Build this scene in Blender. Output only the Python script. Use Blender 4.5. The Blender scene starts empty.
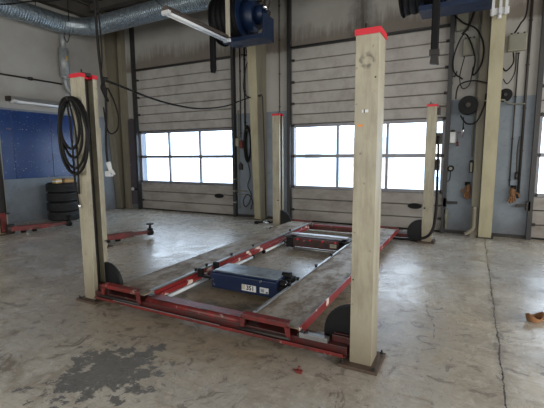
import bpy, bmesh, math, random
from mathutils import Vector, Matrix
random.seed(7)
C = bpy.context.scene.collection
PI = math.pi

# ------------------------------------------------------------------ materials
def _nt(name):
    m = bpy.data.materials.new(name); m.use_nodes = True
    nt = m.node_tree; b = nt.nodes['Principled BSDF']
    return m, nt, b
def _n(nt, t, **kw):
    n = nt.nodes.new(t)
    for k, v in kw.items():
        if k in n.inputs: n.inputs[k].default_value = v
        else: setattr(n, k, v)
    return n
def mathn(nt, op, a, b=None, c=None, clamp=False):
    n = nt.nodes.new('ShaderNodeMath'); n.operation = op; n.use_clamp = clamp
    for i, v in enumerate((a, b, c)):
        if v is None: continue
        if hasattr(v, 'is_linked') or hasattr(v, 'links'): nt.links.new(v, n.inputs[i])
        else: n.inputs[i].default_value = v
    return n.outputs[0]
def mixc(nt, fac, a, b, blend='MIX'):
    n = nt.nodes.new('ShaderNodeMix'); n.data_type = 'RGBA'; n.blend_type = blend
    for idx, v in ((0, fac), (6, a), (7, b)):
        if hasattr(v, 'links'): nt.links.new(v, n.inputs[idx])
        elif idx == 0: n.inputs[0].default_value = v
        else: n.inputs[idx].default_value = (*v[:3], 1)
    return n.outputs[2]
def noise(nt, vec, scale, detail=6, rough=.6, dist=0):
    n = _n(nt, 'ShaderNodeTexNoise', Scale=scale, Detail=detail, Roughness=rough, Distortion=dist)
    nt.links.new(vec, n.inputs['Vector']); return n.outputs['Fac']
def ramp(nt, fac, lo, hi):
    n = _n(nt, 'ShaderNodeMapRange'); n.clamp = True
    nt.links.new(fac, n.inputs[0]); n.inputs[1].default_value = lo; n.inputs[2].default_value = hi
    return n.outputs[0]
def coords(nt, scale=None):
    g = nt.nodes.new('ShaderNodeNewGeometry')
    if not scale: return g.outputs['Position']
    m = nt.nodes.new('ShaderNodeVectorMath'); m.operation = 'MULTIPLY'
    nt.links.new(g.outputs['Position'], m.inputs[0]); m.inputs[1].default_value = scale
    return m.outputs[0]
def mat(name, col, rough=.5, metal=0, dirt=None, amt=.5, scale=6, stretch=None, bump=0, lo=.45, hi=.75, spec=.5):
    m, nt, b = _nt(name)
    b.inputs['Roughness'].default_value = rough; b.inputs['Metallic'].default_value = metal
    b.inputs['Specular IOR Level'].default_value = spec
    v = coords(nt, stretch)
    f1 = noise(nt, v, scale * .35, 3)
    base = mixc(nt, ramp(nt, f1, .3, .7), [c * .9 for c in col], [min(1, c * 1.08) for c in col])
    if dirt:
        f = noise(nt, v, scale, 8, .68)
        fac = mathn(nt, 'MULTIPLY', ramp(nt, f, lo, hi), amt)
        base = mixc(nt, fac, base, dirt)
        r = mathn(nt, 'MULTIPLY_ADD', fac, .25, rough, True); nt.links.new(r, b.inputs['Roughness'])
    nt.links.new(base, b.inputs['Base Color'])
    if bump:
        bn = _n(nt, 'ShaderNodeBump', Strength=bump, Distance=.01)
        nt.links.new(noise(nt, v, scale * 3, 5), bn.inputs['Height']); nt.links.new(bn.outputs[0], b.inputs['Normal'])
    return m

def floor_mat():
    m, nt, b = _nt('worn_concrete'); P = coords(nt)
    sx = nt.nodes.new('ShaderNodeSeparateXYZ'); nt.links.new(P, sx.inputs[0]); X, Y = sx.outputs[0], sx.outputs[1]
    tan, grey = (.62, .56, .45), (.50, .495, .47)
    big = noise(nt, P, .55, 5, .6); med = noise(nt, P, 2.3, 8, .68, .6); fine = noise(nt, P, 14, 8, .75); patch = noise(nt, P, 5.5, 6, .72, 1.2)
    c = mixc(nt, ramp(nt, big, .38, .62), tan, grey)
    c = mixc(nt, mathn(nt, 'MULTIPLY', ramp(nt, med, .44, .60), .66), c, (.26, .21, .155))
    c = mixc(nt, mathn(nt, 'MULTIPLY', ramp(nt, fine, .48, .66), .55), c, (.66, .62, .55))
    c = mixc(nt, mathn(nt, 'MULTIPLY', ramp(nt, patch, .57, .61), .7), c, (.16, .135, .11))
    c = mixc(nt, mathn(nt, 'MULTIPLY', ramp(nt, noise(nt, P, 38, 6, .8), .56, .66), .35), c, (.16, .13, .10))
    sc1 = noise(nt, coords(nt, (1.2, 9, 1)), 2.2, 7, .7)
    c = mixc(nt, mathn(nt, 'MULTIPLY', ramp(nt, sc1, .54, .64), .45), c, (.24, .205, .16))
    sc2 = noise(nt, coords(nt, (7, 1.3, 1)), 3.0, 7, .75)
    c = mixc(nt, mathn(nt, 'MULTIPLY', ramp(nt, sc2, .58, .66), .4), c, (.70, .68, .62))
    # oily brown ground around the lift
    dx = mathn(nt, 'DIVIDE', mathn(nt, 'SUBTRACT', X, 1.5), 2.3); dy = mathn(nt, 'DIVIDE', mathn(nt, 'SUBTRACT', Y, .55), 1.5)
    d = mathn(nt, 'SQRT', mathn(nt, 'ADD', mathn(nt, 'MULTIPLY', dx, dx), mathn(nt, 'MULTIPLY', dy, dy)))
    d = mathn(nt, 'ADD', d, mathn(nt, 'MULTIPLY', mathn(nt, 'SUBTRACT', med, .5), 1.6))
    oil = ramp(nt, d, 1.05, .45)
    c = mixc(nt, mathn(nt, 'MULTIPLY', oil, .72), c, mixc(nt, ramp(nt, patch, .45, .6), (.24, .175, .10), (.11, .08, .05)))
    # damp grey patch in the foreground
    dx = mathn(nt, 'DIVIDE', mathn(nt, 'SUBTRACT', X, 1.33), .36); dy = mathn(nt, 'DIVIDE', mathn(nt, 'SUBTRACT', Y, -.83), .42)
    d = mathn(nt, 'SQRT', mathn(nt, 'ADD', mathn(nt, 'MULTIPLY', dx, dx), mathn(nt, 'MULTIPLY', dy, dy)))
    d = mathn(nt, 'ADD', d, mathn(nt, 'MULTIPLY', mathn(nt, 'SUBTRACT', noise(nt, P, 7.5, 7, .68), .5), 4.8))
    wet = ramp(nt, d, .84, .76)
    c = mixc(nt, mathn(nt, 'MULTIPLY', wet, .86), c, (.115, .118, .12))
    # long crack and a short one
    nx = mathn(nt, 'MULTIPLY', mathn(nt, 'SUBTRACT', noise(nt, P, 3, 8, .75), .5), .08)
    cx = mathn(nt, 'ABSOLUTE', mathn(nt, 'SUBTRACT', mathn(nt, 'ADD', X, nx), 3.735))
    wid = ramp(nt, noise(nt, P, 9, 3), .3, .75)
    crack = mathn(nt, 'LESS_THAN', cx, mathn(nt, 'MULTIPLY_ADD', wid, .007, .002))
    cx2 = mathn(nt, 'ABSOLUTE', mathn(nt, 'SUBTRACT', mathn(nt, 'ADD', mathn(nt, 'MULTIPLY_ADD', Y, .18, X), mathn(nt, 'MULTIPLY', nx, 2)), 3.41))
    seg = mathn(nt, 'LESS_THAN', mathn(nt, 'ABSOLUTE', mathn(nt, 'SUBTRACT', Y, 1.1)), .45)
    crack2 = mathn(nt, 'MULTIPLY', mathn(nt, 'LESS_THAN', cx2, mathn(nt, 'MULTIPLY', ramp(nt, fine, .45, .7), .016)), seg)
    halo = mathn(nt, 'MULTIPLY', ramp(nt, cx, .05, .0), .3)
    c = mixc(nt, halo, c, (.13, .10, .07))
    c = mixc(nt, mathn(nt, 'MAXIMUM', crack, mathn(nt, 'MULTIPLY', crack2, .7)), c, (.03, .022, .016))
    # expansion joint lines, left side
    j = mathn(nt, 'LESS_THAN', mathn(nt, 'ABSOLUTE', mathn(nt, 'SUBTRACT', X, -.86)), .006)
    c = mixc(nt, mathn(nt, 'MULTIPLY', j, .55), c, (.07, .06, .05))
    nt.links.new(c, b.inputs['Base Color'])
    r = mathn(nt, 'MULTIPLY_ADD', med, .6, -.02)
    r = mathn(nt, 'ADD', r, mathn(nt, 'MULTIPLY', mathn(nt, 'SUBTRACT', patch, .5), .5))
    r = mathn(nt, 'ADD', r, mathn(nt, 'MULTIPLY', oil, .1), None, True)
    nt.links.new(mathn(nt, 'MAXIMUM', r, .16), b.inputs['Roughness'])
    b.inputs['Specular IOR Level'].default_value = .6
    bn = _n(nt, 'ShaderNodeBump', Strength=.5, Distance=.012)
    h = mathn(nt, 'ADD', mathn(nt, 'MULTIPLY', med, .8), mathn(nt, 'MULTIPLY', fine, .3))
    h = mathn(nt, 'SUBTRACT', h, crack)
    nt.links.new(h, bn.inputs['Height']); nt.links.new(bn.outputs[0], b.inputs['Normal'])
    return m

def wall_mat(name, split=2.42, soot=False, axis=None):
    m, nt, b = _nt(name); P = coords(nt)
    sx = nt.nodes.new('ShaderNodeSeparateXYZ'); nt.links.new(P, sx.inputs[0]); Z = sx.outputs[2]; X = sx.outputs[0]
    up = mixc(nt, ramp(nt, noise(nt, P, 1.2, 5), .35, .7), (.39, .385, .36), (.32, .31, .29))
    lowc = mixc(nt, ramp(nt, noise(nt, P, 2, 7, .65), .35, .7), (.225, .265, .31), (.165, .195, .23))
    low = mixc(nt, mathn(nt, 'MULTIPLY', ramp(nt, noise(nt, P, 11, 8, .7), .56, .72), .4), lowc, (.07, .07, .07))
    e = mathn(nt, 'ADD', Z, mathn(nt, 'MULTIPLY', mathn(nt, 'SUBTRACT', noise(nt, P, 5, 4), .5), .02))
    c = mixc(nt, mathn(nt, 'GREATER_THAN', e, split), low, up)
    # grime towards the foot of the wall
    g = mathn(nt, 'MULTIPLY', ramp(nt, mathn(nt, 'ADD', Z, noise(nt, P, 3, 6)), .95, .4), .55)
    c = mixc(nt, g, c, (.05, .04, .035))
    if soot:
        st = coords(nt, (14, 14, 1.3)); s1 = noise(nt, st, 1, 6, .7)
        band = mathn(nt, 'MULTIPLY', ramp(nt, Z, 4.35, 3.75), ramp(nt, Z, 3.6, 3.72))
        f = mathn(nt, 'MULTIPLY', ramp(nt, mathn(nt, 'MULTIPLY_ADD', s1, .5, mathn(nt, 'MULTIPLY', mathn(nt, 'ADD', band, noise(nt, P, 1.1, 3)), .45)), .62, .84), ramp(nt, Z, 3.5, 3.6))
        c = mixc(nt, mathn(nt, 'MULTIPLY', f, .65), c, (.10, .07, .045))
        # black run of soot above the middle door
        sx_ = mathn(nt, 'ABSOLUTE', mathn(nt, 'SUBTRACT', mathn(nt, 'ADD', X, mathn(nt, 'MULTIPLY', mathn(nt, 'SUBTRACT', noise(nt, P, 7, 5), .5), .25)), 1.44))
        run = mathn(nt, 'MULTIPLY', ramp(nt, sx_, .34, .02), ramp(nt, Z, 3.6, 3.7))
        c = mixc(nt, mathn(nt, 'MULTIPLY', run, mathn(nt, 'MULTIPLY_ADD', s1, 1, .2), None, True), c, (.03, .022, .018))
    nt.links.new(c, b.inputs['Base Color']); b.inputs['Roughness'].default_value = .6
    bn = _n(nt, 'ShaderNodeBump', Strength=.15, Distance=.01)
    nt.links.new(noise(nt, P, 30, 4), bn.inputs['Height']); nt.links.new(bn.outputs[0], b.inputs['Normal'])
    return m

def post_mat(name, mark=None):
    m, nt, b = _nt(name); P = coords(nt)
    base = mixc(nt, ramp(nt, noise(nt, P, 3, 5), .3, .7), (.42, .39, .295), (.32, .30, .225))
    s = noise(nt, coords(nt, (9, 9, 1.6)), 1.6, 8, .72)
    c = mixc(nt, mathn(nt, 'MULTIPLY', ramp(nt, s, .46, .66), .5), base, (.17, .135, .09))
    k = noise(nt, P, 26, 4, .6)
    c = mixc(nt, mathn(nt, 'MULTIPLY', ramp(nt, k, .66, .72), .7), c, (.08, .06, .045))
    sx = nt.nodes.new('ShaderNodeSeparateXYZ'); nt.links.new(P, sx.inputs[0])
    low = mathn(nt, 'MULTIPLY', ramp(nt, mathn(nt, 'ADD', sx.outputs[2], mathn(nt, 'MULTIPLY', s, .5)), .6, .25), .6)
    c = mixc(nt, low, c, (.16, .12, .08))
    if mark:
        dx = mathn(nt, 'MULTIPLY', mathn(nt, 'SUBTRACT', sx.outputs[0], mark[0]), 1.0)
        dz = mathn(nt, 'SUBTRACT', sx.outputs[2], mark[1])
        d = mathn(nt, 'SQRT', mathn(nt, 'ADD', mathn(nt, 'MULTIPLY', dx, dx), mathn(nt, 'MULTIPLY', dz, dz)))
        d = mathn(nt, 'ADD', d, mathn(nt, 'MULTIPLY', mathn(nt, 'SUBTRACT', noise(nt, P, 30, 3), .5), .035))
        ring = mathn(nt, 'MULTIPLY', ramp(nt, mathn(nt, 'ABSOLUTE', mathn(nt, 'SUBTRACT', d, .036)), .02, .004), ramp(nt, noise(nt, P, 22, 3), .36, .55))
        c = mixc(nt, mathn(nt, 'MULTIPLY', ring, .65), c, (.035, .03, .025))
    nt.links.new(c, b.inputs['Base Color']); b.inputs['Roughness'].default_value = .45
    return m

def chipped(name, col, chip=(.75, .68, .6), amt=.8, scale=9, lo=.66, hi=.70, rough=.4, grime=(.035, .02, .017), gamt=.85):
    m, nt, b = _nt(name); P = coords(nt)
    c = mixc(nt, mathn(nt, 'MULTIPLY', ramp(nt, noise(nt, P, 6, 7, .7), .36, .62), gamt), col, grime)
    c = mixc(nt, mathn(nt, 'MULTIPLY', ramp(nt, noise(nt, P, scale, 3, .5), lo, hi), amt), c, chip)
    nt.links.new(c, b.inputs['Base Color']); b.inputs['Roughness'].default_value = rough
    return m

def panel_mat():      # enamelled blue sheet with chips and small pale marks
    m, nt, b = _nt('blue_sheet'); P = coords(nt)
    c = mixc(nt, ramp(nt, noise(nt, P, 1.5, 5), .3, .7), (.007, .028, .12), (.012, .048, .19))
    sp = noise(nt, coords(nt, (1, 1, 1.6)), 16, 4, .6)
    c = mixc(nt, mathn(nt, 'MULTIPLY', ramp(nt, sp, .64, .68), .6), c, (.30, .38, .50))
    sx = nt.nodes.new('ShaderNodeSeparateXYZ'); nt.links.new(P, sx.inputs[0])
    nt.links.new(c, b.inputs['Base Color']); b.inputs['Roughness'].default_value = .24
    return m

def duct_mat():
    m, nt, b = _nt('galvanised'); P = coords(nt)
    v = nt.nodes.new('ShaderNodeTexVoronoi'); v.inputs['Scale'].default_value = 22; nt.links.new(P, v.inputs['Vector'])
    sp = nt.nodes.new('ShaderNodeSeparateColor'); nt.links.new(v.outputs['Color'], sp.inputs[0])
    c = mixc(nt, sp.outputs[0], (.36, .42, .47), (.55, .62, .67))
    nt.links.new(c, b.inputs['Base Color']); b.inputs['Metallic'].default_value = .85
    nt.links.new(mathn(nt, 'MULTIPLY_ADD', sp.outputs[1], .15, .3), b.inputs['Roughness'])
    return m

def glass_mat(name='dusty_glass', tint=(.95, .97, 1, 1)):
    m = bpy.data.materials.new(name); m.use_nodes = True; nt = m.node_tree; nt.nodes.clear()
    o = nt.nodes.new('ShaderNodeOutputMaterial'); t = nt.nodes.new('ShaderNodeBsdfTransparent'); t.inputs[0].default_value = tint
    g = nt.nodes.new('ShaderNodeBsdfGlossy'); g.inputs['Roughness'].default_value = .08
    mx = nt.nodes.new('ShaderNodeMixShader'); mx.inputs[0].default_value = .07
    nt.links.new(t.outputs[0], mx.inputs[1]); nt.links.new(g.outputs[0], mx.inputs[2]); nt.links.new(mx.outputs[0], o.inputs[0])
    return m

M = dict(
    floor=floor_mat(), wall=wall_mat('painted_wall', soot=True), wall_l=wall_mat('painted_wall_left', split=2.5),
    ceil=mat('dark_ceiling', (.075, .068, .06), .8, 0, (.03, .025, .02), .6, 2),
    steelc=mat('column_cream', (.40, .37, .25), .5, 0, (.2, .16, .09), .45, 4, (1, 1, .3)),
    corner=mat('drab_and_column_shade', (.22, .20, .15), .55, 0, (.12, .1, .07), .5, 4, (1, 1, .3)),  # drab tone, also used as painted shade on the column sides
    chippy=None, post=post_mat('post_cream'), postm=post_mat('post_cream_marked', (2.858, 2.055)),
    red=chipped('red_paint', (.21, .015, .015), (.5, .4, .35), .4, 16), redchip=chipped('red_edge', (.29, .02, .02), (.8, .66, .58), .95, 7, .60, .63, .4, gamt=.35),
    redcap=mat('red_cap', (.60, .012, .03), .4), darkred=chipped('dirty_red', (.075, .010, .010), (.5, .35, .3), .35, 14, gamt=.8),
    black=mat('black_rubber', (.007, .007, .008), .6, spec=.22), tyre=mat('tyre_rubber', (.016, .018, .021), .7, 0, (.06, .06, .055), .5, 8),
    cable=mat('black_cable', (.008, .0075, .0075), .6, spec=.25), dark=mat('dark_steel', (.032, .03, .03), .5, .3, (.09, .06, .035), .5, 9),
    guard=mat('guard_plastic', (.006, .0065, .008), .5, spec=.3), plate=mat('rusty_plate', (.10, .07, .052), .6, .2, (.05, .03, .02), .7, 14, bump=.3),
    deck=mat('runway_deck', (.34, .285, .215), .5, .1, (.12, .075, .04), .85, 6, (1, .6, 1), lo=.42, hi=.60, bump=.25),
    rail=mat('worn_rail', (.34, .35, .36), .35, .7, (.12, .09, .07), .6, 8), blue=chipped('blue_paint', (.004, .016, .062), (.4, .5, .6), .4, 12, .68, .72, .35, (.01, .015, .03), .5),
    jtop=mat('jack_top', (.30, .36, .42), .35, .5, (.06, .07, .08), .7, 10), white=mat('white_plastic', (.72, .74, .76), .35, 0, (.3, .28, .25), .35, 12),
    tube=mat('lamp_tube', (.80, .84, .88), .15), lampb=mat('lamp_body', (.36, .37, .37), .3, .4), duct=duct_mat(),
    panel=mat('door_sheet', (.41, .395, .375), .5, 0, (.14, .11, .08), .5, 3, (1, 1, .8), bump=.05), seam=mat('door_seam', (.05, .045, .04), .6),
    panel2=mat('door_sheet_dirty', (.33, .31, .285), .5, 0, (.10, .07, .05), .7, 3, (.5, 1, 1)),
    alu=mat('window_aluminium', (.22, .22, .24), .4, .4), track=mat('door_track', (.05, .052, .056), .45, .6, (.12, .09, .06), .4, 6),
    glass=glass_mat(), glass2=glass_mat('dimming_glass', (.20, .175, .14, 1)), bluesheet=panel_mat(), grey=mat('grey_box', (.20, .20, .16), .5, 0, (.15, .13, .1), .4, 8),  # glass2 is tinted to cut sky light through the unseen rear and right windows
    beige=mat('beige_box', (.33, .32, .245), .5), redbox=mat('red_bit', (.16, .03, .025), .5), green=mat('green_bit', (.02, .18, .10), .5),
    orange=mat('orange_glove', (.21, .105, .045), .75, 0, (.15, .06, .03), .7, 16), card=mat('brown_card', (.27, .13, .055), .8, 0, (.16, .07, .03), .7, 14, bump=.4),
    yellow=mat('yellow_box', (.55, .36, .09), .6), brownbox=mat('brown_box', (.33, .20, .10), .7), reelblue=mat('reel_blue', (.006, .02, .062), .4, .1, (.008, .012, .02), .5, 5),
    cream=mat('cream_bar', (.50, .47, .38), .5), orangemark=mat('orange_mark', (.75, .25, .04), .6), chrome=mat('chrome', (.75, .76, .78), .15, 1),
    galv=mat('dull_galvanised', (.34, .37, .38), .45, .35, (.15, .15, .14), .5, 8), lampd=mat('lamp_body_brown', (.10, .08, .07), .5),
    ink=mat('label_ink', (.03, .02, .02), .5), snow=mat('snow', (.85, .88, .92), .9), fac=mat('facade_pale_blue', (.62, .76, .86), .7), mauve=mat('mauve_board', (.085, .075, .09), .5, 0, (.03, .03, .03), .5, 5),
    screed=mat('white_flap', (.6, .62, .6), .6, 0, (.2, .18, .15), .5, 10))

# ------------------------------------------------------------------ mesh building
class MB:
    def __init__(s): s.v = []; s.f = []; s.sm = []
    def add(s, vs, fs, smooth=False, mx=None):
        o = len(s.v); s.v += [tuple(mx @ Vector(v)) if mx else tuple(v) for v in vs]
        s.f += [tuple(o + i for i in f) for f in fs]; s.sm += [smooth] * len(fs); return s
    def box(s, x0, x1, y0, y1, z0, z1, mx=None):
        v = [(x, y, z) for z in (z0, z1) for y in (y0, y1) for x in (x0, x1)]
        return s.add(v, [(0, 2, 3, 1), (4, 5, 7, 6), (0, 1, 5, 4), (2, 6, 7, 3), (0, 4, 6, 2), (1, 3, 7, 5)], mx=mx)
    def cyl(s, a, b, r, r2=None, n=16, mx=None, smooth=True):
        a, b = Vector(a), Vector(b); r2 = r if r2 is None else r2
        d = (b - a).normalized(); u = d.orthogonal().normalized(); w = d.cross(u)
        v = []
        for c, rr in ((a, r), (b, r2)):
            v += [tuple(c + (u * math.cos(2 * PI * i / n) + w * math.sin(2 * PI * i / n)) * rr) for i in range(n)]
        s.add(v, [(i, (i + 1) % n, n + (i + 1) % n, n + i) for i in range(n)], smooth, mx)
        o = len(s.v) - 2 * n
        s.f += [tuple(o + n - 1 - i for i in range(n)), tuple(o + n + i for i in range(n))]; s.sm += [False, False]
        return s
    def tube(s, pts, r, n=8, sub=6, closed=False, spline=True):
        P = [Vector(p) for p in pts]
        if spline and len(P) > 2:
            Q = []; m = len(P)
            for i in range(m if closed else m - 1):
                g = lambda k: P[k % m] if closed else P[max(0, min(m - 1, k))]
                p0, p1, p2, p3 = g(i - 1), g(i), g(i + 1), g(i + 2)
                for k in range(sub):
                    t = k / sub
                    Q.append(.5 * ((2 * p1) + (p2 - p0) * t + (2 * p0 - 5 * p1 + 4 * p2 - p3) * t * t + (3 * p1 - p0 - 3 * p2 + p3) * t ** 3))
            if not closed: Q.append(P[-1])
            P = Q
        m = len(P); u = None; v = []
        for i in range(m):
            if closed: d = P[(i + 1) % m] - P[i - 1]
            else: d = P[min(i + 1, m - 1)] - P[max(i - 1, 0)]
            d.normalize()
            if u is None: u = d.orthogonal().normalized()
            else: u = (u - d * u.dot(d)).normalized()
            w = d.cross(u)
            v += [tuple(P[i] + (u * math.cos(2 * PI * k / n) + w * math.sin(2 * PI * k / n)) * r) for k in range(n)]
        f = []
        for i in range(m if closed else m - 1):
            a, b = i * n, ((i + 1) % m) * n
            f += [(a + k, a + (k + 1) % n, b + (k + 1) % n, b + k) for k in range(n)]
        s.add(v, f, True)
        if not closed:
            o = len(s.v) - len(v); s.f += [tuple(o + n - 1 - k for k in range(n)), tuple(o + len(v) - n + k for k in range(n))]; s.sm += [False] * 2
        return s
    def prism(s, poly, axis, a, b, mx=None, smooth=False):
        # poly in the plane normal to axis; axis 'x': (y,z), 'y': (x,z), 'z': (x,y)
        def P(p, t): return {'x': (t, p[0], p[1]), 'y': (p[0], t, p[1]), 'z': (p[0], p[1], t)}[axis]
        n = len(poly); v = [P(p, a) for p in poly] + [P(p, b) for p in poly]
        s.add(v, [(i, (i + 1) % n, n + (i + 1) % n, n + i) for i in range(n)], smooth, mx)
        o = len(s.v) - 2 * n; s.f += [tuple(o + n - 1 - i for i in range(n)), tuple(o + n + i for i in range(n))]; s.sm += [False, False]
        return s
    def lathe(s, prof, c, axis='z', n=32):
        v = []
        for r, h in prof:
            for i in range(n):
                a = 2 * PI * i / n; p, q = r * math.cos(a), r * math.sin(a)
                v.append({'z': (c[0] + p, c[1] + q, c[2] + h), 'x': (c[0] + h, c[1] + p, c[2] + q), 'y': (c[0] + p, c[1] + h, c[2] + q)}[axis])
        m = len(prof)
        return s.add(v, [(j * n + i, j * n + (i + 1) % n, ((j + 1) % m) * n + (i + 1) % n, ((j + 1) % m) * n + i) for j in range(m) for i in range(n)], True)
    def build(s, name, material, parent=None, bevel=0):
        off = OFF.get(parent, Vector((0, 0, 0))) if parent else Vector((0, 0, 0))
        me = bpy.data.meshes.new(name); me.from_pydata([tuple(Vector(v) - off) for v in s.v], [], s.f)
        for p, q in zip(me.polygons, s.sm): p.use_smooth = q
        bm = bmesh.new(); bm.from_mesh(me); bmesh.ops.recalc_face_normals(bm, faces=bm.faces)
        bm.to_mesh(me); bm.free()
        me.materials.append(material)
        o = bpy.data.objects.new(name, me); C.objects.link(o)
        if parent: o.parent = parent; OFF[o] = off
        if bevel:
            b = o.modifiers.new('bevel', 'BEVEL'); b.width = bevel; b.segments = 2; b.limit_method = 'ANGLE'
        return o
OFF = {}
def tag(o, label, cat, group=None):
    o['label'] = label; o['category'] = cat
    if group: o['group'] = group
    return o
def thing(name, label, cat, loc, group=None):
    o = bpy.data.objects.new(name, None); C.objects.link(o); o.location = loc; o.empty_display_size = .1
    OFF[o] = Vector(loc); return tag(o, label, cat, group)
def solo(name, mb, material, label, cat, group=None, bevel=0):    # single mesh thing, origin at its lowest middle
    xs = [v[0] for v in mb.v]; ys = [v[1] for v in mb.v]; zs = [v[2] for v in mb.v]
    c = Vector(((min(xs) + max(xs)) / 2, (min(ys) + max(ys)) / 2, min(zs)))
    mb.v = [tuple(Vector(v) - c) for v in mb.v]
    o = mb.build(name, material, None, bevel); o.location = c
    return tag(o, label, cat, group)
def struct(name, mb, material, parent=None, bevel=0):
    o = mb.build(name, material, parent, bevel)
    if not parent: o['kind'] = 'structure'
    return o
def copy_tree(o, parent=None):
    c = o.copy(); C.objects.link(c)
    if parent: c.parent = parent
    for ch in [q for q in bpy.data.objects if q.parent == o]: copy_tree(ch, c)
    return c
def text_mesh(s, size, name, material, parent, mx):
    cu = bpy.data.curves.new(name, 'FONT'); cu.body = s; cu.size = size; cu.align_x = 'CENTER'; cu.align_y = 'CENTER'; cu.extrude = .0006; cu.offset = size * .035
    t = bpy.data.objects.new(name + '_tmp', cu); C.objects.link(t)
    dg = bpy.context.evaluated_depsgraph_get(); me = bpy.data.meshes.new_from_object(t.evaluated_get(dg))
    bpy.data.objects.remove(t); off = OFF[parent]
    me.transform(Matrix.Translation(-off) @ mx); me.materials.clear(); me.materials.append(material)
    o = bpy.data.objects.new(name, me); C.objects.link(o); o.parent = parent; return o

# ------------------------------------------------------------------ setting
XL, XR, YB, YF, ZC = -5.4, 8.6, -7.0, 5.3, 5.2
struct('floor', MB().box(XL - .3, XR + .3, YB - .3, YF + .4, -.15, 0), M['floor'])
struct('ceiling', MB().box(XL - .3, XR + .3, YB - .3, YF + .3, ZC, ZC + .15), M['ceil'])
DOORS = [(-4.62, -1.56), (-.07, 3.01), (4.42, 7.48)]; ZD = 3.70
w = MB(); xs = [XL - .25] + [q for d in DOORS for q in d] + [XR + .25]
for i in range(0, len(xs), 2): w.box(xs[i], xs[i + 1], YF, YF + .25, 0, ZC)
for a, b in DOORS: w.box(a, b, YF, YF + .25, ZD, ZC)
struct('wall_front', w, M['wall'])
struct('wall_left', MB().box(XL - .25, XL, YB, YF, 0, ZC), M['wall_l'])
# right and rear walls (behind the viewer) with their daylight openings
w = MB().box(XR, XR + .25, YB, YF, 0, .9).box(XR, XR + .25, YB, YF, 3.9, ZC)
for a, b in ((YB, -6), (-1.9, -1.4), (3.2, YF)): w.box(XR, XR + .25, a, b, .9, 3.9)
struct('wall_right', w, M['wall_l'])
w = MB().box(XL, XR, YB - .25, YB, 0, .8).box(XL, XR, YB - .25, YB, 3.8, ZC)
for a, b in ((XL, -4.4), (.4, 1.6), (7.2, XR)): w.box(a, b, YB - .25, YB, .8, 3.8)
struct('wall_back', w, M['wall_l'])
for i, (ax, a, b, z0, z1) in enumerate((('x', -6, -1.9, .9, 3.9), ('x', -1.4, 3.2, .9, 3.9), ('y', -4.4, .4, .8, 3.8), ('y', 1.6, 7.2, .8, 3.8))):
    fr = MB(); n = 4
    for k in range(n + 1):
        t = a + (b - a) * k / n
        if ax == 'x': fr.box(XR + .08, XR + .14, t - .03, t + .03, z0, z1)
        else: fr.box(t - .03, t + .03, YB - .14, YB - .08, z0, z1)
    for z in (z0, z1 - .05):
        if ax == 'x': fr.box(XR + .08, XR + .14, a, b, z, z + .05)
        else: fr.box(a, b, YB - .14, YB - .08, z, z + .05)
    f = struct('window_%d' % (i + 1), fr, M['alu'])
    g = MB()
    if ax == 'x': g.box(XR + .105, XR + .112, a, b, z0, z1)
    else: g.box(a, b, YB - .112, YB - .105, z0, z1)
    g.build('pane', M['glass2'], f)

# sectional doors
def door(idx, x0, x1, dirty=False):
    root = bpy.data.objects.new('door_%d' % idx, None); C.objects.link(root); root.location = (x0, YF, 0); OFF[root] = Vector((x0, YF, 0)); root['kind'] = 'structure'
    sm = MB().box(x0, x1, 5.36, 5.385, 0, .73).box(x0, x1, 5.36, 5.385, 2.11, ZD); sm.build('door_backing', M['seam'], root)
    for mat_, zs in ((M['panel2'], (0.005, .245, .495, .73)), (M['panel'], (2.12, 2.325, 2.55, 2.775, 3.0, 3.225, 3.45, ZD))):
        p = MB()
        for a, b in zip(zs, zs[1:]):
            p.prism([(5.325, a + .012), (5.32, a + .02), (5.32, b - .02), (5.325, b - .008), (5.36, b - .003), (5.36, a + .003)], 'x', x0 + .005, x1 - .005)
        p.build('door_panel', mat_, root)
    fr = MB(); W = (x1 - x0 - .06) / 3; xa = x0 + .03
    for z0, z1 in ((.735, .79), (1.40, 1.47), (2.05, 2.11)): fr.box(x0, x1, 5.315, 5.37, z0, z1)
    for k in range(4):
        c = xa + W * k; fr.box(c - .024, c + .024, 5.312, 5.37, .735, 2.11)
    f = fr.build('window_frame', M['alu'], root)
    for k in range(3):
        for z0, z1 in ((.79, 1.40), (1.47, 2.05)):
            MB().box(xa + W * k + .024, xa + W * (k + 1) - .024, 5.34, 5.346, z0, z1).build('pane', M['glass'], f)
    for sx in (x0 - .035, x1 + .035):
        t = MB().prism([(sx - .035, 5.20), (sx + .035, 5.20), (sx + .035, 5.30), (sx - .035, 5.30)], 'z', 0, ZC - .35)
        t.build('door_track', M['track'], root)
    ins = x0 < sx
    for k, (z) in enumerate((.25, .76, 1.43, 2.09, 2.55, 3.0, 3.45)):
        for sx, s in ((x0 + .03, -1), (x1 - .03, 1)):
            h = MB().box(sx - .03, sx + .03, 5.295, 5.325, z - .02, z + .03).cyl((sx, 5.285, z), (sx + s * .07, 5.285, z), .018, n=10)
            h.build('hinge', M['dark'], root)
    MB().box(x0, x1, 5.27, 5.31, ZD - .01, ZD + .03).cyl((x0, 5.26, ZD + .02), (x1, 5.26, ZD + .02), .014, n=8).build('top_seal', M['track'], root)
    MB().box(x0, x1, 5.315, 5.36, 0, .03).build('bottom_seal', M['black'], root)
    hx = x1 - .48
    hb = MB()
    hb.prism([(hx + .13 * math.cos(a) * (1 if True else 0), .47 + .055 * math.sin(a)) for a in [2 * PI * k / 20 for k in range(20)]], 'y', 5.295, 5.325)
    hp = hb.build('handle', M['black'], root)
    return root
for i, (a, b) in enumerate(DOORS): door(i + 1, a, b)

# baseboard grime strip / threshold
struct('baseboard_front', MB().box(-1.5, -.12, 5.285, 5.3, 0, .06).box(3.06, 4.36, 5.285, 5.3, 0, .06), M['dark'])

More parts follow.
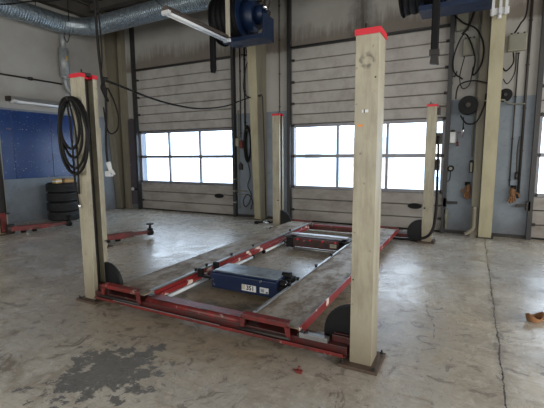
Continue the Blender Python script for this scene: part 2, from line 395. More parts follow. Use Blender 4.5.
# portal frame columns, tapered, with rafters
def column(x, label, m, yb=5.06, yt=4.72):
    root = thing('steel_column', label, 'column', (x, 5.3, 0))
    b = MB(); hw = .1
    b.prism([(yb, 0), (yt, ZC), (yt + .02, ZC), (yb + .02, 0)], 'x', x - hw, x + hw)
    b.build('front_flange', m, root)
    MB().prism([(yb + .02, 0), (yt + .02, ZC), (5.28, ZC), (5.28, 0)], 'x', x - .012, x + .012).build('web', m, root)
    MB().box(x - hw, x + hw, 5.28, 5.3, 0, ZC).build('rear_flange', m, root)
    MB().box(x - .13, x + .13, yb - .03, 5.29, 0, .015).build('base_plate', M['dark'], root)
    return root
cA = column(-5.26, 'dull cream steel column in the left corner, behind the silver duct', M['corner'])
cB = column(-.79, 'cream steel column between the two roller doors, behind the lift', M['steelc'])
cC = column(3.73, 'tall cream steel column on the right, flanked by hanging orange gloves', M['steelc'])
# added box; its drab colour paints the shaded side of the right column
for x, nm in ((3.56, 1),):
    struct('shade_trim_1', MB().box(3.50, 3.62, 5.12, 5.3, 0, ZC), M['corner'])
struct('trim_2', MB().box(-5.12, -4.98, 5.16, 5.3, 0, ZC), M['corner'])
struct('shade_trim_3', MB().prism([(4.98, 0), (4.80, ZC), (5.3, ZC), (5.3, 0)], 'x', -.70, -.688), M['corner'])  # added sheet, drab colour standing in for shade on the middle column's side
for i, x in enumerate((-5.26, -.79, 3.73)):
    r = MB().box(x - .09, x + .09, YB, 4.74, ZC - .03, ZC).box(x - .012, x + .012, YB, 4.74, ZC - .28, ZC - .03).box(x - .09, x + .09, YB, 4.74, ZC - .31, ZC - .28)
    solo('roof_rafter', r, M['ceil'], ['dark roof rafter along the left wall above the duct', 'dark roof rafter running back from the middle column', 'dark roof rafter running back from the right column'][i], 'roof beam')
for i, y in enumerate((2.2, 3.3, 4.45)):
    solo('roof_purlin', MB().box(-5.15, -.9, y - .04, y + .04, ZC - .16, ZC).box(-5.15, -.9, y - .08, y + .08, ZC - .18, ZC - .16), M['ceil'], 'dark roof purlin, %s one crossing above the duct corner' % ['nearest', 'middle', 'farthest'][i], 'roof beam')

# ------------------------------------------------------------------ the four post lift
lift = thing('four_post_lift', 'large four-post car lift with cream posts, red crossbeams and two lowered runways', 'car lift', (1.47, 2.2, 0))
PH = 2.235
def post(x, y, s, material, label, knob=True):
    # x = outer back, opening towards s (+1: +x)
    w_, d_, t, lip = .15, .18, .008, .045
    X = lambda q: x + s * q
    poly = [(X(0), y), (X(w_), y), (X(w_), y + lip), (X(w_ - t), y + lip), (X(w_ - t), y + t), (X(t), y + t), (X(t), y + d_ - t), (X(w_ - t), y + d_ - t), (X(w_ - t), y + d_ - lip), (X(w_), y + d_ - lip), (X(w_), y + d_), (X(0), y + d_)]
    p = MB().prism(poly, 'z', .02, PH - .015).build('post', material, lift, .0025); p['label'] = label
    # liner and ladder inside the channel
    l = MB().box(min(X(.035), X(.045)), max(X(.035), X(.045)), y + .02, y + d_ - .02, .03, PH - .03); l.box(min(X(.045), X(.10)), max(X(.045), X(.10)), y + .075, y + .095, .03, PH - .03)
    l.build('lock_ladder', M['dark'], p)
    cp = MB(); a, b = sorted((X(-.006), X(w_ + .006)))
    cp.prism([(a, y - .006), (b, y - .006), (b, y + .05), ((a + b) / 2 + s * .02, y + .05), ((a + b) / 2 + s * .02, y + d_ - .05), (b, y + d_ - .05), (b, y + d_ + .006), (a, y + d_ + .006)] if s > 0 else
             [(b, y - .006), (a, y - .006), (a, y + .05), ((a + b) / 2 - .02, y + .05), ((a + b) / 2 - .02, y + d_ - .05), (a, y + d_ - .05), (a, y + d_ + .006), (b, y + d_ + .006)], 'z', PH - .022, PH + .015)
    cp.build('post_cap', M['redcap'], p)
    MB().cyl((X(.1), y + .055, PH), (X(.1), y + .055, PH + .06), .008, n=8).box(min(X(.06), X(.135)), max(X(.06), X(.135)), y + .05, y + .13, PH + .0, PH + .03).build('cable_bolt', M['dark'], p)
    a, b = sorted((X(-.055), X(.215)))
    MB().box(a, b, y - .065, y + .235, 0, .022).build('base_plate', M['plate'], p, .003)
    for bx, by in ((X(-.03), y - .04), (X(-.03), y + .21), (X(.19), y - .04), (X(.19), y + .21)):
        MB().cyl((bx, by, .02), (bx, by, .036), .011, n=6, smooth=False).cyl((bx, by, .036), (bx, by, .05), .006, n=8).build('anchor_bolt', M['dark'], p)
    if knob: MB().cyl((X(.12), y - .012, .58), (X(.12), y + .002, .58), .013, n=10).build('stop_pin', M['black'], p)
    return p
WX, LY = 2.935, 4.24
pA = post(0, 0, 1, M['post'], 'cream post at the near left with a black hose coiled on it', False)
pB = post(WX, 0, -1, M['postm'], 'cream post in the centre foreground with a sooty mark near its top', False)
pC = post(0, LY, 1, M['post'], 'cream post at the far left in front of the door wall')
pD = post(WX, LY, -1, M['post'], 'cream post at the far right by the middle roller door')
MB().cyl((.15, .16, .60), (.19, .16, .60), .006, n=8).cyl((.19, .16, .60), (.205, .16, .60), .018, n=12).build('release_knob', M['black'], pA)
stk = MB().box(2.835, 2.875, -.0015, .001, 1.735, 1.753).build('sticker', M['white'], pB)
MB().box(2.846, 2.853, -.0022, .0, 1.733, 1.755).build('sticker_band', M['black'], pB)
MB().box(2.805, 2.842, -.0012, .001, 1.648, 1.660).build('paint_mark', M['orangemark'], pB)
for q, z in ((2.80, .62), (2.915, 1.95)): MB().cyl((q, -.001, z), (q, .001, z), .006, n=10).build('rivet', M['dark'], pB)
def half_disc(cx, cz, r, s, y0, y1, a0=-70, a1=90, n=22):
    pts = [(cx + s * r * math.cos(math.radians(a0 + (a1 - a0) * i / n)), cz + r * math.sin(math.radians(a0 + (a1 - a0) * i / n))) for i in range(n + 1)]
    pts += [(cx, cz + r), (cx, cz - r * .6)] if a1 < 90 else [(cx, cz - r * .6)]
    return MB().prism(pts, 'y', y0, y1)
def crossbeam(y, s, label):      # s=+1: front beam (flap side towards -y); s=-1 mirrored
    Y = lambda q: y + s * q
    def bx(m, x0, x1, a, b, z0, z1): a, b = sorted((Y(a), Y(b))); m.box(x0, x1, a, b, z0, z1)
    m = MB(); bx(m, .17, 2.765, .0, .15, .055, .118); bx(m, .17, 2.765, -.030, .0, .055, .061)
    cb = m.build('crossbeam', M['darkred'], lift, .003); cb['label'] = label
    m = MB(); bx(m, .19, 2.745, -.034, -.028, .052, .078); m.build('lower_lip', M['red'], cb, .002)
    m = MB(); m.tube([(.84, Y(.035), .125), (1.92, Y(.035), .125)], .032, 12, spline=False); bx(m, .84, 1.92, .03, .15, .118, .150)
    m.build('top_tube', M['red'], cb)
    m = MB(); bx(m, .45, 1.7, -.0345, -.0275, .0785, .083); m.build('worn_lip', M['rail'], cb)
    for x0, x1, sx in ((.07, .30, 1), (2.635, 2.865, -1)):
        m = MB(); a, b = sorted((Y(.06), Y(.085))); m.box(x0, x1, a, b, .03, .165)
        a, b = sorted((Y(.095), Y(.12))); m.box(x0, x1, a, b, .03, .165)
        q = (x0 + x1) / 2 - sx * .02; m.cyl((q, Y(.05), .14), (q, Y(.125), .14), .03, n=12)
        m.build('yoke', M['darkred'], cb, .003)
        xx = .16 if sx > 0 else 2.775
        g = half_disc(xx, .155, .225, sx, *sorted((Y(.125), Y(.165)))); g.build('pulley_cover', M['guard'], cb, .004)
        g = MB()
        arc = [(xx + sx * .222 * math.cos(math.radians(t)), Y(.145), .155 + .222 * math.sin(math.radians(t))) for t in range(-40, 91, 10)]
        g.tube(arc, .008, 6, 2, spline=False); g.build('cover_rim', M['guard'], cb)
    # worn pale ends between runway and yoke, chain and pins
    for x0, x1 in ((.25, .36), (2.40, 2.62)):
        m = MB(); bx(m, x0, x1, -.005, .05, .118, .150); bx(m, x0, x1, .0, .045, .150, .153); m.build('end_block', M['rail'] if x0 > 1 else M['darkred'], cb, .003)
    m = MB()
    for k in range(7): m.cyl((2.39 + .012 * k, Y(.0 + .012 * (k % 2)), .13 + .012 * (k % 3)), (2.39 + .012 * k, Y(.03 + .012 * (k % 2)), .14 + .012 * (k % 3)), .011, n=8)
    m.build('lock_chain', M['dark'], cb)
    return cb
crossbeam(.0, 1, 'red front crossbeam with a worn lower lip')
crossbeam(4.42, -1, 'dirty red rear crossbeam')
def runway(x0, x1, inner, label):
    y0, y1 = .03, 4.36
    m = MB().box(x0, x1, y0, y1, .158, .170); r = m.build('runway', M['deck'], lift, .002); r['label'] = label
    s = 1 if inner == x1 else -1; outer = x0 if s > 0 else x1
    # outer side channel
    a, b = sorted((outer, outer + s * .01)); m = MB().box(a, b, y0, y1, .12, .158)
    m.build('side_channel', M['red'] if s < 0 else M['darkred'], r)
    if s < 0:
        MB().box(outer, outer + .012, y0, y1, .115, .188).build('outer_edge', M['redchip'], r, .002)
    a, b = sorted((inner, inner - s * .028)); MB().box(a, b, .12, y1 - .1, .168, .186).build('inner_rail', M['rail'], r, .003)
    a, b = sorted((inner, inner - s * .01)); MB().box(a, b, .17, y1 - .2, .10, .168).build('inner_side', M['redchip'] if s > 0 else M['dark'], r)
    # transverse stiffeners under the deck
    for k in range(5):
        yy = .6 + .75 * k; MB().box(x0 + .012, x1 - .012, yy, yy + .05, .12, .158).build('stiffener', M['darkred'], r)
    if s > 0:
        m = MB().box(inner, inner + .045, .2, 4.1, .095, .135); m.build('jack_rail', M['redchip'], r, .003)
        for a, b in ((.30, .98), (1.48, 2.0), (2.35, 3.0)):
            t = MB().cyl((inner + .03, a, .06), (inner + .03, b, .06), .019, n=12); lt = t.build('light_tube', M['tube'], r)
            for e in (a - .03, b): MB().cyl((inner + .03, e, .06), (inner + .03, e + .03, .06), .026, n=12).box(inner, inner + .03, e + .005, e + .025, .06, .1).build('tube_socket', M['black'], lt)
    # roll-off stop flap
    q0, q1 = (x0 - .045, x1 - .0) if s > 0 else (x0 - .02, x1 - .055)
    for yy, sg in ((.0, -1),):
        m = MB().prism([(q0, .185), (q1, .185), (q1 + .006, .200), (q1 - .012, .222), (q0 + .012, .222), (q0 - .006, .200)], 'y', yy - .036, yy - .022)
        m.prism([(yy - .022, .222), (yy + .02, .228), (yy + .02, .222), (yy - .022, .214)], 'x', q0 + .01, q1 - .01)
        m.prism([(q0 - .004, .20), (q0 + .040, .19), (q0 + .022, .10), (q0 - .012, .10)], 'y', yy - .036, yy - .022)
        m.prism([(q1 + .004, .20), (q1 - .040, .19), (q1 - .022, .10), (q1 + .012, .10)], 'y', yy - .036, yy - .022)
        m.build('stop_flap', M['red'], r, .002)
        MB().cyl((q0 - .01, -.04, .105), (q1 + .01, -.04, .105), .011, n=10).build('flap_hinge', M['dark'], r)
    m = MB().box(x0 + .02, x1 - .02, 4.36, 4.385, .13, .205); m.build('rear_stop', M['red'], r, .003)
    for yy in (.82, 1.02, 1.55, 2.1, 3.35):
        m = MB().cyl((inner - s * .014, yy, .186), (inner - s * .014, yy, .208), .015, n=10).cyl((inner - s * .014, yy, .208), (inner - s * .014, yy, .214), .02, n=10)
        m.build('rail_knob', M['black'], r)
    return r
runway(.35, .80, .80, 'left runway, bare worn plate with red inner rail')
runway(1.93, 2.385, 1.93, 'right runway, brown worn plate with chipped red outer edge')
# hydraulic hose from the far right post down to the beam
tb = MB().tube([(2.99, 4.2, 1.1), (3.0, 4.15, .8), (2.995, 4.12, .5), (2.96, 4.08, .25), (2.85, 4.07, .12), (2.6, 4.08, .07), (2.35, 4.1, .06)], .022, 8).tube([(2.99, 4.2, 1.1), (2.985, 4.24, 1.4), (2.97, 4.28, 1.75)], .018, 8)
tb.build('supply_hose', M['cable'], lift)
for q in ((3.01, 1.20, 1.38), (3.03, 1.62, 1.80), (2.98, 2.08, 2.2)): MB().box(2.937, q[0], 4.29, 4.38, q[1], q[2]).build('control_valve', M['dark'], lift, .005)

# sliding jack beams
def jack(loc, body, label, blue):
    x0, y0 = loc
    t = thing('jack_beam', label, 'jack', (x0 + .4, y0 + .2, 0))
    L = .80
    if blue:
        m = MB().box(x0, x0 + L, y0 + .02, y0 + .36, .045, .165); bd = m.build('lower_body', body, t, .006)
        m = MB().prism([(y0, .15), (y0 + .38, .15), (y0 + .38, .215), (y0 + .36, .228), (y0 + .02, .228), (y0, .215)], 'x', x0, x0 + L); cv = m.build('cover', body, t, .004)
        MB().box(x0 + .02, x0 + L - .02, y0 + .05, y0 + .33, .228, .236).build('top_plate', M['jtop'], t, .002)
        MB().cyl((x0 + .62, y0 - .008, .205), (x0 + .62, y0 + .004, .205), .012, n=10).build('bolt', M['chrome'], t)
        lb = MB().box(x0 + .385, x0 + .555, y0 + .0165, y0 + .021, .075, .140).build('label_plate', M['white'], t); lb['label'] = 'white label with the number 351'
        MB().box(x0 + .385, x0 + .43, y0 + .0155, y0 + .0168, .085, .138).build('label_stripe', M['cream'], lb)
        text_mesh('351', .064, 'label_text', M['ink'], lb, Matrix.Translation((x0 + .487, y0 + .0155, .108)) @ Matrix.Rotation(PI / 2, 4, 'X'))
        l2 = MB().box(x0 + .60, x0 + .70, y0 + .0165, y0 + .021, .080, .138).build('label_plate', M['white'], t); l2['label'] = 'small pale label with smudged print'
        MB().box(x0 + .61, x0 + .65, y0 + .0155, y0 + .0168, .09, .125).build('label_stripe', M['jtop'], l2)
        MB().box(x0 + .67, x0 + .692, y0 + .0155, y0 + .0168, .085, .10).build('label_stripe', M['blue'], l2)
        e = x0 + L
        m = MB().box(e, e + .06, y0 + .03, y0 + .34, .05, .17).cyl((e + .0, y0 + .08, .19), (e + .07, y0 + .08, .19), .038, n=14).cyl((e - .04, y0 + .22, .235), (e + .05, y0 + .22, .235), .03, n=14)
        m.box(e + .0, e + .075, y0 + .14, y0 + .30, .17, .215); m.build('pump_unit', M['black'], t, .003)
        MB().cyl((e + .065, y0 + .08, .19), (e + .075, y0 + .08, .19), .024, n=14).build('pump_cap', M['chrome'], t)
        for yy in (y0 + .02, y0 + .31):
            MB().box(x0 - .185, x0, yy, yy + .045, .135, .160).box(x0 - .19, x0 - .13, yy, yy + .045, .16, .186).build('slide_arm', M['black'], t, .003)
            MB().box(e + .06, e + .10, yy, yy + .045, .135, .160).build('slide_arm', M['black'], t)
            MB().cyl((x0 - .19, yy + .022, .205), (x0 - .13, yy + .022, .205), .024, n=12).build('slide_roller', M['black'], t)
    else:
        m = MB().box(x0, x0 + L, y0, y0 + .30, .07, .20); m.build('body', body, t, .006)
        MB().box(x0 - .1, x0 + L + .02, y0 + .10, y0 + .2, .22, .245).build('top_bar', M['rail'], t, .003)
        m = MB()
        for k in range(5): m.box(x0 + .05 + k * .15, x0 + .12 + k * .15, y0 - .015, y0, .10, .17)
        m.build('scissor_plate', M['dark'], t, .003)
        for k in range(4): MB().cyl((x0 + .08 + k * .2, y0 - .02, .185), (x0 + .08 + k * .2, y0, .185), .014, n=10).build('bolt', M['redcap'], t)
        lb = MB().box(x0 + .60, x0 + .70, y0 - .018, y0 - .014, .105, .16).build('label_plate', M['beige'], t)
        MB().box(x0 + .61, x0 + .68, y0 - .02, y0 - .018, .13, .15).build('label_stripe', M['grey'], lb)
        MB().cyl((x0 + .05, y0 - .06, .055), (x0 + L, y0 - .06, .055), .022, n=12).build('ram', M['rail'], t)
        for sx in (x0 - .06, x0 + L - .02):
            MB().cyl((sx, y0 - .03, .12), (sx, y0 + .28, .12), .05, n=14).box(sx - .05, sx + .06, y0, y0 + .28, .05, .2).build('end_housing', M['black'], t)
        for yy in (y0 + .05,):
            MB().box(x0 - .19, x0 - .04, yy, yy + .16, .186, .21).box(x0 + L + .02, x0 + L + .07, yy, yy + .16, .186, .21).build('slide_arm', M['dark'], t)
    return t
jack((1.03, .76), M['blue'], 'blue jack beam with white number label 351, hung between the runways near the front', True)
jack((1.08, 2.82), M['darkred'], 'dirty red jack beam with pale top bar, between the runways near the rear', False)

# ------------------------------------------------------------------ things at the lift
# hose coil on the near left post
hc = thing('hose_coil', 'black hose coiled on the near left lift post', 'hose', (.06, -.04, 2.0))
m = MB()
for k, (cx, cz, a, b, yy) in enumerate(((.055, 1.66, .205, .36, -.035), (.065, 1.69, .175, .335, -.052), (.075, 1.65, .19, .355, -.070), (.02, 1.78, .14, .24, -.060), (.03, 1.74, .165, .285, -.045))):
    m.tube([(cx + a * math.cos(t) * (1 + .03 * math.sin(3 * t + k)), yy + .012 * math.sin(t + k), cz + b * math.sin(t)) for t in [2 * PI * i / 18 for i in range(18)]], .0125, 8, 3, True)
m.build('loops', M['cable'], hc)
MB().tube([(.0, -.05, 1.98), (.005, -.03, 1.7), (-.005, -.02, 1.4), (.0, -.02, 1.15), (.03, -.02, 1.0)], .010, 7).tube([(.03, -.05, 1.98), (.07, -.03, 1.7), (.06, -.025, 1.3), (.045, -.02, 1.1)], .009, 7).build('hose_tail', M['cable'], hc)
MB().cyl((.03, -.02, 1.0), (.05, -.02, .96), .016, n=10).build('coupling', M['chrome'], hc)
MB().tube([(.06, .0, 2.0), (.06, -.09, 2.0), (.06, -.095, 2.03)], .007, 6, spline=False).build('hook', M['dark'], hc)
# power drop behind that post
pdp = thing('power_drop', 'black power cable dropping from the roof beside the near left post', 'cable', (-.1, .42, 1.2))
m = MB().tube([(-.12, .42, ZC), (-.11, .42, 4), (-.10, .42, 3.07), (-.09, .42, 2.6), (-.06, .42, 2.22)], .013, 8).tube([(-.08, .45, ZC), (-.09, .44, 3.4), (-.05, .43, 2.6), (-.09, .43, 2.3)], .007, 6)
m.build('riser_cable', M['cable'], pdp)
m = MB()
for k in range(6): m.tube([(-.06 + .012 * (k % 3), .42 + .01 * k, 2.30), (-.04 - .01 * k, .43, 2.2), (-.07 + .01 * k, .45, 2.1 - .01 * k)], .012, 6)
m.build('cable_knot', M['cable'], pdp)
m = MB().tube([(-.08, .5, 2.2), (.0, .5, 2.07), (.06, .5, 1.90), (.04, .5, 1.76), (-.06, .5, 1.71), (-.13, .5, 1.78), (-.16, .5, 2.0)], .008, 6)
m.tube([(-.07, .47, 2.2), (-.10, .48, 1.9), (-.155, .5, 1.6), (-.15, .5, 1.42), (-.13, .5, 1.36)], .012, 6)
m.build('loose_cable', M['cable'], pdp)
MB().cyl((-.14, .5, 1.40), (-.10, .5, 1.28), .028, .02, n=12).box(-.17, -.10, .47, .53, 1.24, 1.30).cyl((-.09, .5, 1.31), (-.055, .5, 1.26), .018, n=10).build('plug', M['white'], pdp, .006)
solo('air_hose', MB().tube([(-.05, .44, 2.27), (-.14, .79, 2.25), (-.22, 1.27, 2.20), (-.32, 1.85, 2.18), (-.45, 2.59, 2.21), (-.62, 3.56, 2.36), (-.75, 4.29, 2.55), (-.87, 4.95, 2.72)], .013, 8), M['cable'],
     'black hose sagging across from near left post to middle column', 'hose')
# column bracket and drop pipe
solo('drop_pipe', MB().tube([(-.98, 4.93, 2.72), (-.60, 4.93, 2.74), (-.585, 4.93, 2.70), (-.585, 5.0, 1.5), (-.585, 5.04, .05)], .013, 8, spline=False).box(-.95, -.62, 4.915, 4.945, 2.705, 2.735), M['dark'], 'dark steel pipe beside the middle cream column', 'pipe')
solo('pipe_tag', MB().box(-.80, -.78, 4.98, 5.0, 1.42, 1.62).tube([(-.79, 4.985, 1.62), (-.79, 4.93, 2.4)], .004, 5, spline=False), M['green'], 'thin green pull handle hanging on the middle column', 'handle')

# ------------------------------------------------------------------ left wall
bp_ = thing('tool_board', 'long blue steel tool board on the left wall above the tyres', 'tool board', (XL, 1.6, .97))
yy = -1.0
while yy < 4.15:
    y2 = min(yy + .86, 4.2); MB().box(XL + .005, XL + .03, yy, y2 - .006, .98, 2.45).build('board_panel', M['bluesheet'], bp_, .004); yy += .86
for k in range(16):
    hy = 2.2 + random.random() * 1.75; hz = random.choice((1.15, 1.35, 1.45, 1.75, 2.05, 2.25))
    MB().tube([(XL + .03, hy, hz), (XL + .075, hy, hz - .005), (XL + .08, hy, hz + .02)], .005, 6, spline=False).build('hook', M['chrome'], bp_)
def strip_lamp(name, label, p0, p1, wide, h, mb='lampb'):
    x, ya, z = p0; yb = p1[1]
    t = thing(name, label, 'lamp', (x, ya, z))
    MB().prism([(x - wide, z + h * .45), (x + wide, z + h * .45), (x + wide * .45, z + h), (x - wide * .45, z + h)], 'y', ya, yb).build('lamp_body', M[mb], t, .003)
    for q in (-wide * .45, wide * .45): MB().cyl((x + q, ya + .05, z + h * .2), (x + q, yb - .05, z + h * .2), h * .2, n=14).build('tube', M['tube'], t)
    for q in (ya, yb - .05): MB().box(x - wide * .95, x + wide * .95, q, q + .05, z, z + h * .5).build('end_cap', M['white'], t, .004)
    return t
wl = strip_lamp('strip_light', 'unlit grey strip light high on the left wall above blue tool board', (XL + .16, 2.42, 2.60), (XL + .16, 3.88, 2.60), .09, .13)
for q in (2.36, 3.7): MB().box(XL, XL + .12, q, q + .07, 2.64, 2.74).build('wall_bracket', M['dark'], wl)
solo('wall_pipe', MB().tube([(XL + .04, -1, 3.18), (XL + .04, 3.66, 3.18)], .018, 8, spline=False).box(XL, XL + .05, 2.90, 2.96, 3.15, 3.22).cyl((XL + .04, 2.86, 3.18), (XL + .04, 2.92, 3.18), .03, n=10), M['dark'], 'thin dark pipe running level along left wall, above strip light', 'pipe')
ex = thing('exhaust_silencer', 'grey silencer canister on a pipe hanging from the silver duct', 'silencer', (XL + .16, 3.75, 2.9))
q = XL + .16
MB().cyl((q, 3.68, 4.34), (q, 3.68, 3.98), .055, n=16).build('upper_pipe', M['galv'], ex)
MB().tube([(q, 3.68, 3.34), (q, 3.68, 3.27)], .05, 12, spline=False).tube([(q, 3.68, 3.27), (q, 3.69, 3.14), (q, 3.75, 3.03), (q, 3.84, 2.98), (q - .02, 3.94, 2.97), (q - .14, 3.95, 2.97)], .05, 12).build('pipe', M['galv'], ex)
MB().cyl((q, 3.68, 3.98), (q, 3.68, 3.34), .105, n=24).cyl((q, 3.68, 4.02), (q, 3.68, 3.98), .055, .105, n=24).cyl((q, 3.68, 3.34), (q, 3.68, 3.30), .105, .055, n=24).build('canister', M['galv'], ex)
MB().tube([(q + .05, 3.68, 4.25), (q + .10, 3.72, 4.12), (q + .16, 3.76, 4.30)], .008, 6).build('tie', M['cable'], ex)
MB().box(q + .100, q + .115, 3.66, 3.70, 3.70, 3.80).build('marker', M['yellow'], ex)
# duct: spiral ridged tube along the left wall, elbow, along the door wall
dt = thing('ventilation_duct', 'silver ribbed ventilation duct along the left wall turning across the doors', 'duct', (-4.4, 4.2, 4.3))
path = [Vector((-5.1, y, 4.49)) for y in [-1.5 + .055 * i for i in range(int(5.0 / .055))]]
n0 = len(path); ye = path[-1].y
for i in range(1, 15):
    a = (PI / 2) * i / 14; path.append(Vector((-5.1 + .62 * (1 - math.cos(a)), ye + .66 * math.sin(a), 4.49)))
xx = path[-1].x; yE = path[-1].y
path += [Vector((xx + .055 * i, yE, 4.49 + min(.04, .001 * i))) for i in range(1, int(5.3 / .055))]
def ribtube(P, R, n=28):
    v = []; pts = []
    for i in range(len(P) - 1):
        for t, rr in ((0, R), (.5, R), (.62, R + .024), (.88, R + .024)): pts.append((P[i].lerp(P[i + 1], t), rr, (P[i + 1] - P[i]).normalized()))
    for c, rr, d in pts:
        u = Vector((0, 0, 1)); w_ = d.cross(u).normalized(); u = w_.cross(d)
        v += [tuple(c + (w_ * math.cos(2 * PI * k / n) + u * math.sin(2 * PI * k / n)) * rr) for k in range(n)]
    m = MB(); m.add(v, [(i * n + k, i * n + (k + 1) % n, (i + 1) * n + (k + 1) % n, (i + 1) * n + k) for i in range(len(pts) - 1) for k in range(n)], False); return m
ribtube(path, .178).build('duct_tube', M['duct'], dt)
m = MB()
for y in (0.5, 3.0): m.cyl((-5.1, y, 4.66), (-5.1, y, ZC - .0), .008, n=6)
for x in (-3.3, -1.2): m.cyl((x, yE, 4.69), (x, yE, ZC), .008, n=6)
m.build('hanger', M['dark'], dt)
solo('overhead_cable', MB().tube([(-4.7, .6, 4.38), (-4.5, 1.7, 4.24), (-4.2, 2.3, 4.40), (-3.9, 2.9, 4.62), (-3.4, 3.4, ZC)], .014, 7), M['cable'], 'black cable drooping in front of the duct in the top left corner', 'cable')
solo('duct_strap_cable', MB().tube([(-4.6, 3.4, ZC), (-4.62, 3.42, 4.6), (-4.6, 3.4, 4.42)], .010, 6), M['cable'], 'short thin black cable hanging in front of the ribbed duct', 'cable')

# tyres
def tyre():
    t = thing('tyre', '', 'tyre', (-4.95, 3.2, 0), 'used car tyres stacked by the left wall')
    R, h = .345, .215; o = (-4.95, 3.2, 0); pr = [(.21, .04), (.235, .015), (.29, .0), (.325, .02)]
    zz = .03
    for k in range(5):
        pr += [(R, zz), (R + .003, zz + .022), (R - .008, zz + .0225), (R - .008, zz + .031)] if k < 4 else [(R, zz), (R, zz + .028)]; zz += .0315
    pr += [(.325, h - .02), (.29, h), (.235, h - .015), (.21, h - .04), (.225, h / 2)]
    MB().lathe(pr, o, 'z', 44).build('tread', M['tyre'], t)
    MB().lathe([(.292, h - .001), (.298, h + .001), (.304, h - .001)], o, 'z', 44).build('sidewall_ring', M['tyre'], t)
    return t
t0 = tyre(); TL = ['bottom tyre of the stack of four by the left wall', 'second tyre from the floor in the stack by the left wall', 'third tyre from the floor in the stack by the left wall', 'top tyre of the stack by the left wall, boxes on it']
for k in range(4):
    t = t0 if k == 0 else copy_tree(t0)
    t.location = (-4.95 + (.0, .012, -.01, .008)[k], 3.2 + (.0, -.012, .01, .0)[k], .216 * k); t['label'] = TL[k]
def small_box(x, y, z, w_, d_, h_, m_, m2, label):
    t = thing('small_carton', label, 'box', (x, y, z)); MB().box(x - w_ / 2, x + w_ / 2, y - d_ / 2, y + d_ / 2, z, z + h_).build('carton_body', m_, t, .003)
    MB().box(x - w_ / 2 - .001, x + w_ / 2 + .001, y - d_ / 2 - .001, y + d_ / 2 + .001, z + h_ * .3, z + h_ * .62).build('carton_band', m2, t)
    return t
small_box(-4.80, 2.98, .865, .13, .15, .10, M['yellow'], M['white'], 'yellow and white carton on the tyre stack, left of the brown one')
small_box(-4.78, 3.22, .865, .15, .24, .095, M['brownbox'], M['yellow'], 'brown carton on the tyre stack, right of the yellow one')

# ------------------------------------------------------------------ low two post lift behind
tp = thing('two_post_lift', 'two-post car lift with red arms resting low, behind the left post', 'car lift', (-2.9, 1.6, 0))
for (x, y, s) in ((-4.56, 1.42, 1), (-1.70, 1.50, -1)):
    a, b = sorted((x, x + s * .24)); H = 2.6 if s > 0 else 1.9
    p = MB().prism([(a, y), (b, y), (b, y + .2), (a, y + .2)], 'z', .02, H).build('post', M['steelc'], tp, .004)
    MB().box(a - .06, b + .06, y - .06, y + .26, 0, .02).build('base_plate', M['plate'], p)
    q0, q1 = sorted((x + s * .245, x + s * .28)); MB().box(q0, q1, y + .05, y + .15, .04, H - .1).build('screw_channel', M['dark'], p)
    q0, q1 = sorted((x + s * .24, x + s * .30)); cg = MB().box(q0, q1, y + .05, y + .15, .05, .42).build('carriage', M['red'], tp, .005)
MB().cyl((-4.25, 1.56, .40), (-4.27, 1.56, 2.55), .012, n=8).box(-4.30, -4.16, 1.54, 1.58, .40, .43).build('lock_rod', M['track'], tp)
def arm(p, ang, L, label):
    mx = Matrix.Translation((p[0], p[1], 0)) @ Matrix.Rotation(ang, 4, 'Z')
    a = MB().prism([(0, -.075), (L * .62, -.055), (L * .62, .055), (0, .075)], 'z', .065, .155, mx=mx).build('arm', M['red'], tp, .004); a['label'] = label
    MB().box(L * .5, L * .92, -.036, .036, .08, .14, mx=mx).build('arm_extension', M['red'], a, .003)
    MB().cyl((L * .95, 0, .05), (L * .95, 0, .17), .05, n=16, mx=mx).box(L * .88, L, -.045, .045, .07, .12, mx=mx).cyl((L * .95, 0, .17), (L * .95, 0, .24), .022, n=12, mx=mx).cyl((L * .95, 0, .24), (L * .95, 0, .262), .065, n=16, mx=mx).build('lifting_pad', M['black'], a)
    MB().cyl((0, 0, .03), (0, 0, .19), .07, n=16, mx=mx).build('arm_pivot', M['dark'], a)
    for k in (.2, .38): MB().cyl((L * k, .12, .0), (L * k, .12, .06), .045, n=12, mx=mx).box(L * k - .05, L * k + .05, .09, .15, .06, .075, mx=mx).build('spare_pad', M['black'], a)
    return a
arm((-4.22, 1.60), math.radians(66), 1.05, 'red arm lying at the foot of the left wall')
arm((-1.96, 1.72), math.radians(68), .95, 'red arm reaching out from behind the near left post')
# floor bits
solo('air_coupling', MB().tube([(-.58, 4.62, .02), (-.5, 4.7, .03), (-.42, 4.72, .02), (-.3, 4.82, .02)], .02, 8).cyl((-.40, 4.72, .03), (-.34, 4.76, .03), .03, n=10).box(-.62, -.54, 4.58, 4.66, 0, .05), M['black'], 'small black hose coupling lying on the floor by the far left post', 'hose coupling')
solo('chrome_fitting', MB().cyl((-.44, 4.64, .026), (-.36, 4.66, .026), .025, n=10).cyl((-.36, 4.66, .026), (-.33, 4.667, .026), .015, n=8), M['chrome'], 'bright metal fitting on the floor beside black coupling', 'fitting')
